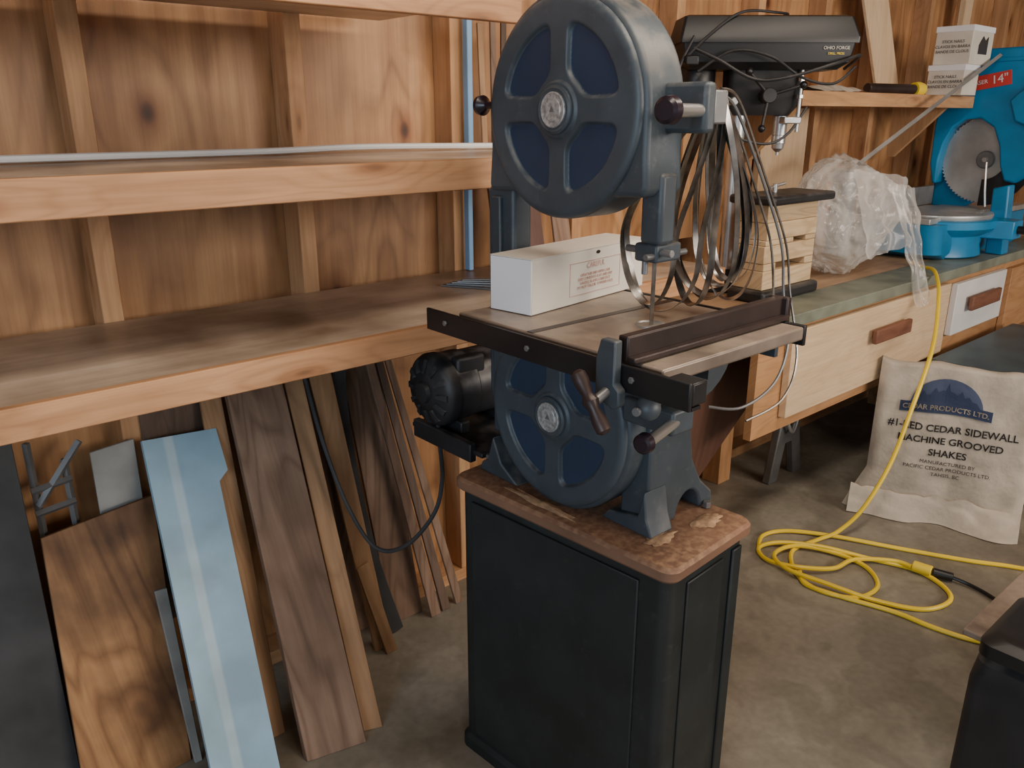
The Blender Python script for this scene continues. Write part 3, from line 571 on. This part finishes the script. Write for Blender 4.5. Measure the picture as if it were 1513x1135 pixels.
lathe('drive_motor',D(-0.17,0,1.80),D(-0.17,0,1.5),[(0,0.065),(0.01,0.07),(0.10,0.07),(0.12,0.06),(0.135,0.04),(0.14,0.02)],'black',dp,label='black drive motor')
cyl('quill',D(0.165,0,1.63),D(0.165,0,1.555),0.027,'steel',dp,label='steel quill')
lathe('chuck',D(0.165,0,1.558),D(0.165,0,1.4),[(0,0.018),(0.003,0.026),(0.03,0.027),(0.032,0.024),(0.05,0.022),(0.062,0.010),(0.064,0.006),(0.075,0.006)],'steel',dp,label='steel drill chuck')
cyl('depth_rod',D(0.205,-0.075,1.79),D(0.205,-0.075,1.57),0.007,'steel',dp); box('depth_bracket',0.15,0.215,-0.09,-0.03,1.60,1.625,'steel',dp,fr=fr,bevel=0.004)
for z in (1.75,1.69): cyl('depth_nut',D(0.205,-0.075,z),D(0.205,-0.075,z+0.014),0.012,'steel',dp,n=6)
cyl('feed_hub',D(0.08,-0.06,1.70),D(0.08,-0.115,1.70),0.028,'blackdust',dp)
for a in (0.3,2.4,4.5):
    e=D(0.08+0.12*math.cos(a),-0.13,1.70+0.12*math.sin(a)); cyl('feed_handle',D(0.08,-0.10,1.70),e,0.006,'blackdust',dp); ball('handle_knob',e,0.014,'black',dp)
cyl('lock_screw',D(-0.05,-0.055,1.68),D(-0.05,-0.12,1.68),0.014,'alu',dp)
tube('power_cord',[D(-0.22,-0.14,1.86),D(-0.13,-0.15,1.82),D(0.0,-0.16,1.755),D(0.12,-0.17,1.76),D(0.3,-0.16,1.81),D(0.41,-0.08,1.84),D(0.41,0.05,1.80)],0.006,'blackdust',dp,label='black power cord draped over the head')
tube('power_cord',[D(-0.27,-0.14,1.80),D(-0.17,-0.14,1.90),D(-0.05,-0.115,1.98),D(0.1,-0.06,1.985),D(0.16,0.02,1.985),D(0.1,0.09,1.98)],0.005,'blackdust',dp)
tube('power_cord',[D(-0.22,-0.14,1.90),D(-0.27,-0.15,1.75),D(-0.15,-0.15,1.60),D(0.05,-0.13,1.53),D(0.16,-0.1,1.56),D(0.24,-0.06,1.66)],0.005,'blackdust',dp)
tube('power_cord',[D(-0.20,-0.14,1.78),D(-0.08,-0.15,1.85),D(0.06,-0.15,1.83),D(0.18,-0.15,1.76),D(0.30,-0.14,1.74),D(0.39,-0.10,1.80)],0.005,'blackdust',dp)
box('power_plug',-0.25,-0.20,-0.160,-0.130,1.80,1.835,'black',dp,fr=fr,bevel=0.006)
# ---------------------------------------------------------------- wooden block press
wp=thing('wood_block_stack','stacked pale wood blocks between black cast plates on the bench','block press')
X0,X1,Y0,Y1=2.70,3.05,1.66,1.79
box('base_plate',X0-0.025,X1+0.025,Y0-0.025,Y1+0.01,0.952,0.998,'blackdust',wp,bevel=0.012)
box('wood_block',X0,X1,Y0,Y1,0.999,1.07,'pine',wp,bevel=0.003)
box('wood_block',X0,X0+0.08,Y0,Y1,1.071,1.098,'pine',wp,bevel=0.003); box('wood_block',X1-0.06,X1,Y0,Y1,1.071,1.098,'pine',wp,bevel=0.003)
box('wood_block',X0-0.004,X1,Y0,Y1,1.099,1.165,'pine',wp,bevel=0.003)
box('wood_block',X0,X1-0.16,Y0,Y1,1.166,1.185,'pine',wp,bevel=0.003); box('wood_block',X1-0.07,X1,Y0,Y1,1.166,1.185,'pine',wp,bevel=0.003)
box('wood_block',X0+0.004,X1+0.003,Y0,Y1,1.186,1.25,'pine',wp,bevel=0.003)
box('wood_block',X0,X1,Y0+0.002,Y1,1.251,1.318,'pine',wp,bevel=0.003)
box('top_plate',X0-0.05,X1+0.035,Y0-0.05,Y1+0.015,1.319,1.352,'blackdust',wp,bevel=0.01,label='black cast top plate')
cyl('top_screw',(2.82,1.72,1.352),(2.82,1.72,1.385),0.01,'steel',wp); tube('screw_wing',[(2.78,1.72,1.37),(2.82,1.72,1.376),(2.87,1.71,1.385)],0.006,'steel',wp)
# ---------------------------------------------------------------- plastic bag
bm=bmesh.new(); bmesh.ops.create_icosphere(bm,subdivisions=6,radius=1)
cx,cy=3.50,1.79; vs=[];
for v in bm.verts:
    d=v.co.normalized()
    lo=noise.noise(d*1.4+Vector((3,2,1)))
    q=d+0.35*Vector((noise.noise(d*2+Vector((9,0,0))),noise.noise(d*2+Vector((0,9,0))),noise.noise(d*2+Vector((0,0,9)))))
    c1=1-abs(noise.noise(q*2.6+Vector((5,2,1))))*2; c2=1-abs(noise.noise(q*6+Vector((1,7,1))))*2
    r_=0.95+0.22*lo+0.12*c1+0.045*c2
    z=1.20+0.235*d.z*r_; w=0.78+0.36*max(0,min(1,(z-0.95)/0.35))
    vs.append((cx+0.33*d.x*r_*w,cy+0.17*d.y*r_*w,max(z,0.953+0.003*c2)))
fs=[tuple(x.index for x in f.verts) for f in bm.faces]; bm.free()
pb=thing('plastic_bag','crumpled clear plastic bag standing on the workbench','plastic bag')
mk('bag_body',vs,fs,'film',pb,smooth=True,sharp=180)
def sheet(name,P0,P1,P2,P3,nu,nv,amp,seed,label):
    P0,P1,P2,P3=[Vector(p) for p in (P0,P1,P2,P3)]; nrm_=(P1-P0).cross(P3-P0).normalized(); vs=[];fs=[]
    for i in range(nu):
        for j in range(nv):
            u=i/(nu-1); t=j/(nv-1); p=(P0*(1-u)+P1*u)*(1-t)+(P3*(1-u)+P2*u)*t
            fo=math.sin(u*14+3*noise.noise(Vector((u*2,t*3,seed))))*amp*(0.4+0.6*t)+amp*1.2*noise.noise(Vector((u*4,t*5,seed)))
            edge=0.03*noise.noise(Vector((t*6,u*2,seed+4)))
            vs.append(p+nrm_*fo+(P1-P0).normalized()*edge+Vector((0,0,0.015*noise.noise(Vector((u*6,t*6,seed+9))))))
    for i in range(nu-1):
        for j in range(nv-1): fs.append((i*nv+j,i*nv+j+1,(i+1)*nv+j+1,(i+1)*nv+j))
    return mk(name,vs,fs,'film',pb,smooth=True,sharp=180,label=label)
sheet('bag_tail',(3.50,1.58,1.36),(3.62,1.54,1.34),(3.66,1.42,0.86),(3.56,1.43,0.84),14,40,0.012,3,'loose plastic tail hanging over the bench edge')
sheet('bag_flap',(3.30,1.66,1.42),(3.66,1.60,1.38),(3.62,1.52,1.10),(3.36,1.58,1.06),26,26,0.014,8,'loose crumpled plastic flap')
# ---------------------------------------------------------------- mitre saw
ms=thing('mitre_saw','bright blue mitre saw with round blade on the workbench','mitre saw')
Cc=Vector((4.80,1.69,1.41)); BR=0.225
def arcp(r,a): a=math.radians(a); return (Cc.y+r*math.cos(a),Cc.z+r*math.sin(a))
gp=[(1.925,1.28),(1.950,1.38),(1.955,1.56),(1.945,1.74),(1.86,1.90),(1.82,1.935),(1.76,1.95),(1.30,1.955),(1.30,1.44),(1.44,1.36),(1.52,1.30),(1.57,1.31),(1.60,1.38),(1.62,1.48),(1.66,1.57),(1.73,1.615),(1.80,1.61),(1.855,1.57),(1.89,1.49),(1.905,1.40),(1.902,1.28)]
prism('blade_guard',gp,4.71,4.82,0,'blue',ms,bevel=0.010,seg=2,label='bulky blue upper blade guard')
prism('motor_housing',[(1.30,1.50),(1.56,1.60),(1.60,1.70),(1.56,1.745),(1.30,1.88)],4.68,4.71,0,'blue',ms,bevel=0.01,label='raised blue housing panel')
prism('guard_rib',[(1.90,1.74),(1.82,1.87),(1.74,1.885),(1.30,1.89),(1.30,1.905),(1.75,1.905),(1.83,1.89),(1.915,1.75)],4.700,4.71,0,'blue',ms,bevel=0.003)
tp=[]; nT=72
for i in range(nT): 
    tp.append(arcp(BR,i*360/nT)); tp.append(arcp(BR-0.010,i*360/nT+1.4))
prism('saw_blade',tp,4.775,4.778,0,'alu',ms,label='round steel saw blade')
prism('lower_guard',[arcp(0.235,a) for a in range(150,271,10)]+[arcp(0.10,a) for a in range(270,149,-10)],4.755,4.765,0,'black',ms,bevel=0.002,label='dark blade cover')
cyl('arbor_flange',(4.755,Cc.y,Cc.z),(4.775,Cc.y,Cc.z),0.045,'greysteel',ms); cyl('arbor_bolt',(4.745,Cc.y,Cc.z),(4.757,Cc.y,Cc.z),0.014,'steel',ms,n=6)
tq=math.radians(10); lex=Vector((0,-math.cos(tq),math.sin(tq))); lez=Vector((0,math.sin(tq),math.cos(tq))); LC=Vector((4.7035,1.715,1.795))
lv=[LC+lex*a+lez*b_+Vector((c_,0,0)) for a,b_ in ((-0.10,-0.034),(0.10,-0.034),(0.10,0.034),(-0.10,0.034)) for c_ in (-0.001,0.006)]
mk('guard_label',lv,[(0,2,4,6),(1,7,5,3),(0,1,3,2),(2,3,5,4),(4,5,7,6),(6,7,1,0)],'redlab',ms,label='tilted red label with white print')
text('lettering','14"',0.058,LC+lex*0.048+Vector((-0.002,0,0)),lex,lez,'white',ms); text('lettering','LASER',0.028,LC-lex*0.045+Vector((-0.002,0,0)),lex,lez,'white',ms)
lathe('drive_motor',(4.83,1.50,1.45),(5.1,1.50,1.45),[(0,0.08),(0.01,0.09),(0.18,0.09),(0.2,0.075)],'blue',ms)
prism('saw_arm',[(1.60,1.30),(1.78,1.16),(1.90,1.142),(1.96,1.15),(1.96,1.3),(1.80,1.45),(1.7,1.55)],4.83,4.90,0,'blue',ms,bevel=0.01)
tube('handle_grip',[(4.76,1.32,1.60),(4.76,1.24,1.62),(4.76,1.19,1.56),(4.76,1.23,1.48),(4.76,1.31,1.48)],0.02,'black',ms,label='black loop handle')
loft('saw_base',[ring(4.20,5.20,1.62,1.97,0.05,0.953),ring(4.10,5.27,1.60,2.0,0.07,0.985),ring(4.06,5.27,1.60,1.99,0.07,1.13)],'blue',ms,label='blue cast base')
lathe('round_base',(4.42,1.765,0.953),(4.42,1.765,1.2),[(0,0.22),(0.01,0.235),(0.06,0.225),(0.11,0.235),(0.135,0.275),(0.15,0.29),(0.185,0.29),(0.19,0.28)],'blue',ms,n=48,label='rounded blue turntable base')
lathe('turntable',(4.42,1.765,1.144),(4.42,1.765,1.2),[(0,0.262),(0.012,0.266),(0.022,0.264),(0.026,0.256)],'alu',ms,n=48,label='bright aluminium turntable')
box('table_wing',4.76,5.24,1.60,1.90,1.131,1.160,'alu',ms,bevel=0.004); box('table_wing',4.07,4.20,1.64,1.90,1.131,1.160,'alu',ms,bevel=0.004)
box('saw_fence',4.10,4.70,1.90,1.925,1.172,1.27,'greysteel',ms,bevel=0.004,label='grey saw fence'); box('saw_fence',4.9,5.24,1.90,1.925,1.165,1.27,'greysteel',ms,bevel=0.004)
prism('mitre_arm',[(4.46,1.40),(4.58,1.40),(4.62,1.56),(4.42,1.56)],1.05,1.14,2,'blue',ms,bevel=0.006)
cyl('mitre_lock_knob',(4.52,1.40,1.095),(4.52,1.34,1.095),0.02,'black',ms)
prism('side_leg',[(1.475,0.953),(1.56,0.953),(1.575,1.28),(1.50,1.30)],4.60,4.68,0,'blue',ms,bevel=0.008)
tube('hanging_chain',[(4.70,1.66,1.40),(4.68,1.64,1.28),(4.67,1.62,1.18)],0.006,'steel',ms)
# ---------------------------------------------------------------- extension cord
ec=thing('extension_cord','bright yellow extension cord from bench to coil on the floor','extension cord',base=(2.8,1.2,0.0))
z=0.009
pth=[(3.98,1.66,0.962),(3.90,1.57,0.962),(3.81,1.49,0.972),(3.72,1.43,0.95),(3.60,1.365,0.89),(3.37,1.270,0.73),(3.20,1.250,0.49),(3.11,1.258,0.30),(3.00,1.29,0.13),(2.92,1.34,0.035),(2.84,1.38,z),
(2.68,1.40,z),(2.55,1.31,z),(2.50,1.20,z),(2.55,1.08,z),(2.68,1.06,z),(2.78,1.15,z),(2.78,1.28,z+0.006),(2.70,1.40,z+0.016),(2.58,1.42,z+0.015),(2.52,1.33,z+0.016),(2.54,1.18,z+0.014),(2.58,1.02,z+0.006),(2.66,0.89,z),(2.78,0.85,z),(2.86,0.90,z),(2.90,1.02,z),(2.84,1.18,z+0.004),(2.76,1.33,z+0.02),(2.68,1.46,z+0.012),(2.60,1.50,z),(2.54,1.42,z+0.004),(2.56,1.30,z+0.02),(2.66,1.22,z+0.012),(2.78,1.20,z+0.012),(2.88,1.10,z+0.012),(2.885,1.03,z+0.016)]
tube('cord',pth,0.0085,'yellow',ec,n=8,sub=7)
cp=cyl('connector',(2.895,1.03,z+0.016),(2.905,0.965,z+0.016),0.021,'yellow',ec,label='yellow moulded connector')
tube('cord',[(2.60,1.50,z),(2.70,1.545,z),(2.80,1.50,z+0.004),(2.90,1.36,z+0.004),(3.02,1.12,z),(3.12,0.92,z),(3.20,0.79,z),(3.24,0.68,z),(3.30,0.4,z)],0.0085,'yellow',ec,n=8)
tube('cord',[(2.56,1.30,z+0.004),(2.50,1.24,z),(2.52,1.12,z),(2.57,0.95,z),(2.58,0.82,z),(2.61,0.70,z),(2.68,0.60,z),(2.8,0.55,z)],0.0085,'yellow',ec,n=8)
bk=thing('black_cord','black power cord plugged into the yellow extension cord','cord')
tube('cord',[(2.93,0.90,0.02),(2.94,0.84,0.012),(2.92,0.76,0.009),(2.86,0.66,0.008),(2.80,0.55,0.008)],0.007,'black',bk); cyl('plug',(2.906,0.962,0.025),(2.93,0.90,0.021),0.017,'black',bk)
# ---------------------------------------------------------------- paper sack
e=Vector((0.375,-0.927,0)).normalized(); nrm=Vector((-0.927,-0.375,0)).normalized(); WD=0.60; HT=0.655
A=Vector((3.31,1.41,0))-e*0.025
sk=thing('shake_bundle_sack','crumpled kraft paper sack with navy emblem standing on the floor','paper sack')
def disp(u,h):
    b=0.010*noise.noise(Vector((u*7,h*7,3)))+0.024*abs(noise.noise(Vector((u*3,h*3,9))))+0.006*abs(noise.noise(Vector((u*12,h*12,2))))
    edge=min(u,WD-u)/0.04
    b-= 0.02*max(0,1-max(0,edge))**2
    low=max(0,0.12-h)/0.12; b+=0.06*low*low*(1+0.6*noise.noise(Vector((u*9,0,4))))
    return b
def spt(u,h,off=0.0): 
    return A+e*u+Vector((0,0,h))+nrm*(disp(u,h)+off-0.03*h)
vs=[];fs=[];nu,nh=64,60
for i in range(nu+1):
    for j in range(nh+1):
        u=WD*i/nu; h=HT*j/nh; fl_=0.0
        if h<0.17: fl_=-(0.17-h)*0.45*max(0,1-u/0.25)
        p=spt(u,h)+e*fl_; p.z=max(h+0.018*noise.noise(Vector((u*8,h,7)))*(h/HT),0.002) if j else 0.002
        vs.append(p)
for i in range(nu):
    for j in range(nh): a=i*(nh+1)+j; fs.append((a,a+1,a+nh+2,a+nh+1))
n0=len(vs)
for i in range(nu+1):
    p=vs[i*(nh+1)+nh]; vs.append(p-nrm*0.06+Vector((0,0,0.01*noise.noise(p*9)))); vs.append(p-nrm*0.12-Vector((0,0,0.02)))
for i in range(nu):
    a=i*(nh+1)+nh; b_=(i+1)*(nh+1)+nh; fs.append((a,n0+2*i,n0+2*i+2,b_)); fs.append((n0+2*i,n0+2*i+1,n0+2*i+3,n0+2*i+2))
mk('sack_body',vs,fs,'paper',sk,smooth=True,sharp=180)
box('bundle_core',0.06,WD-0.01,0.05,0.13,0.002,HT-0.035,'paper',sk,fr=(A,e,-nrm),bevel=0.01)
vs=[];fs=[]
for i in range(30):
    for j in range(14):
        u=-0.05+0.64*i/29; dd_=0.005+0.13*j/13
        hh=0.10*(1-j/13)**1.3+0.05*abs(noise.noise(Vector((u*9,dd_*16,2))))*(1-j/16)
        vs.append(A+e*u+nrm*(0.055+dd_*0.6*(0.7+0.9*noise.noise(Vector((u*5,0,6)))))+Vector((0,0,0.003+hh)))
for i in range(29):
    for j in range(13): fs.append((i*14+j,i*14+j+1,(i+1)*14+j+1,(i+1)*14+j))
mk('crumpled_hem',vs,fs,'paper',sk,smooth=True,sharp=180)
def warp(p):
    u=(p-A).dot(e); h=p.z; return spt(u,h,0.004)
UC=0.262
def pt(u,h): return A+e*u+Vector((0,0,h))
EH=0.49
dome=[(UC+0.135*math.cos(math.radians(a)),EH-0.01+0.132*math.sin(math.radians(a))) for a in range(0,181,9)]
n=len(dome); vs=[]
for k_ in range(9):
    f=k_/8
    for u,h in dome: vs.append(spt(u,(EH-0.01)*(1-f)+h*f,0.0048))
mk('emblem_dome',vs,[(k_*n+i,k_*n+i+1,(k_+1)*n+i+1,(k_+1)*n+i) for k_ in range(8) for i in range(n-1)],'blueink',sk)
sky=[(-0.128,0.004),(-0.112,0.030),(-0.10,0.040),(-0.088,0.062),(-0.076,0.045),(-0.060,0.050),(-0.045,0.080),(-0.033,0.060),(-0.02,0.072),(-0.008,0.072),(0,0.105),(0.008,0.072),(0.025,0.066),(0.037,0.056),(0.05,0.078),(0.062,0.050),(0.078,0.056),(0.09,0.038),(0.108,0.034),(0.128,0.004)]
n=len(sky); vs=[spt(UC+a,EH+b_*f,0.0068) for f in (0,0.33,0.66,1) for a,b_ in sky]
mk('emblem_skyline',vs,[(q*n+i,q*n+i+1,(q+1)*n+i+1,(q+1)*n+i) for q in range(3) for i in range(n-1)],'navyink',sk)
BZ=0.474
ban=[(UC-0.17+0.34*i/16,BZ+0.014*math.cos((i-8)/8*1.6)) for i in range(17)]
vs=[spt(u,h-0.022,0.0082) for u,h in ban]+[spt(u,h+0.022,0.0082) for u,h in ban]
mk('emblem_banner',vs,[(i,i+1,18+i,17+i) for i in range(16)],'navyink',sk)
def bwarp(p):
    u=(p-A).dot(e); s_=(u-UC)/0.17; return spt(u,p.z+0.014*math.cos(s_*1.6),0.0115)
text('lettering','CEDAR PRODUCTS LTD.',0.029,pt(UC,BZ),e,(0,0,1),'paper',sk,warp=bwarp,bold=0.0006)
text('lettering','#1-RED CEDAR SIDEWALL\nMACHINE GROOVED\nSHAKES',0.041,pt(UC+0.035,0.343),e,(0,0,1),'blackink',sk,warp=warp,space=1.32,bold=0.0008)
text('lettering','MANUFACTURED BY\nPACIFIC CEDAR PRODUCTS LTD.\nTAHSIS, BC',0.022,pt(UC+0.04,0.220),e,(0,0,1),'blackink',sk,warp=warp,space=1.2)
# ---------------------------------------------------------------- machine at near edge
mc=thing('bench_grinder_stand','black machine with worn metal work table standing on the floor','machine')
loft('machine_body',[ring(1.845,2.7,-0.25,0.50,0.03,0.002),ring(1.845,2.7,-0.25,0.50,0.03,0.38),ring(1.85,2.7,-0.25,0.495,0.04,0.43),ring(1.87,2.68,-0.22,0.475,0.05,0.452)],'blackdust',mc)
box('work_table',1.86,2.42,-0.1,0.53,0.475,0.492,'iron',mc,bevel=0.004,label='worn grey-brown metal work table')
box('table_bracket',1.95,2.3,0.0,0.44,0.452,0.475,'blackrail',mc,bevel=0.004)
loft('wheel_hood',[ring(1.78,2.06,-0.1,0.475,0.03,0.494),ring(1.78,2.06,-0.1,0.475,0.03,0.525),ring(1.80,2.04,-0.08,0.455,0.04,0.538)],'black',mc,label='flat-topped black hood')
# ---------------------------------------------------------------- finalise origins & parenting
def wmin(o):
    xs=[v.co for v in o.data.vertices]; lo=Vector((min(v.x for v in xs),min(v.y for v in xs),min(v.z for v in xs))); hi=Vector((max(v.x for v in xs),max(v.y for v in xs),max(v.z for v in xs))); return lo,hi
BB={o:wmin(o) for o in PAR}
for o,(lo,hi) in BB.items():
    c=Vector(((lo.x+hi.x)/2,(lo.y+hi.y)/2,lo.z)); WB[o]=c
    for v in o.data.vertices: v.co-=c
for e_ in EMP:
    if WB[e_] is None:
        ch=[BB[o] for o,p in PAR.items() if p==e_]
        lo=[min(b_[0][i] for b_ in ch) for i in range(3)]; hi=[max(b_[1][i] for b_ in ch) for i in range(3)]
        WB[e_]=Vector(((lo[0]+hi[0])/2,(lo[1]+hi[1])/2,lo[2]))
    e_.location=WB[e_]
for o,p in PAR.items():
    if p: o.parent=p; o.location=WB[o]-WB[p]
    else: o.location=WB[o]
# ---------------------------------------------------------------- lights
def area(name,loc,tgt,sx,sy_,pw,col):
    l=bpy.data.lights.new(name,'AREA'); l.shape='RECTANGLE'; l.size=sx; l.size_y=sy_; l.energy=pw; l.color=col
    o=bpy.data.objects.new(name,l); C.objects.link(o); o.location=loc; d=Vector(tgt)-Vector(loc); o.rotation_euler=d.to_track_quat('-Z','Y').to_euler()
area('garage_door_light',(3.0,-3.4,2.3),(1.2,2,1.35),3.6,1.0,180,(1.0,0.89,0.77))
area('open_side_daylight',(-2.8,-0.8,1.9),(1.5,1.5,0.9),1.8,1.4,66,(0.64,0.82,1.0))  # unseen area lamp for bluish daylight from the open side, no window
area('ceiling_fill',(1.6,0.5,2.7),(1.6,0.9,0),2.4,0.3,38,(1.0,0.87,0.72))  # added warm fill from overhead to soften the shade, no actual fixture
w=bpy.data.worlds.new('World'); bpy.context.scene.world=w; w.use_nodes=True
w.node_tree.nodes['Background'].inputs[0].default_value=(0.82,0.89,1.0,1); w.node_tree.nodes['Background'].inputs[1].default_value=0.58
# ---------------------------------------------------------------- camera
p=math.atan(397/1200); y=math.radians(48.9)
F=Vector((math.cos(y)*math.cos(p),math.sin(y)*math.cos(p),-math.sin(p))); Rr=Vector((math.sin(y),-math.cos(y),0)); U=Rr.cross(F)
cam=bpy.data.objects.new('camera',bpy.data.cameras.new('camera')); C.objects.link(cam)
mt=Matrix((Rr,U,-F)).transposed().to_4x4(); mt.translation=Vector((0,0,1.63)); cam.matrix_world=mt
cam.data.sensor_fit='HORIZONTAL'; cam.data.sensor_width=36; cam.data.lens=36*1200/1513; cam.data.clip_start=0.02
bpy.context.scene.camera=cam
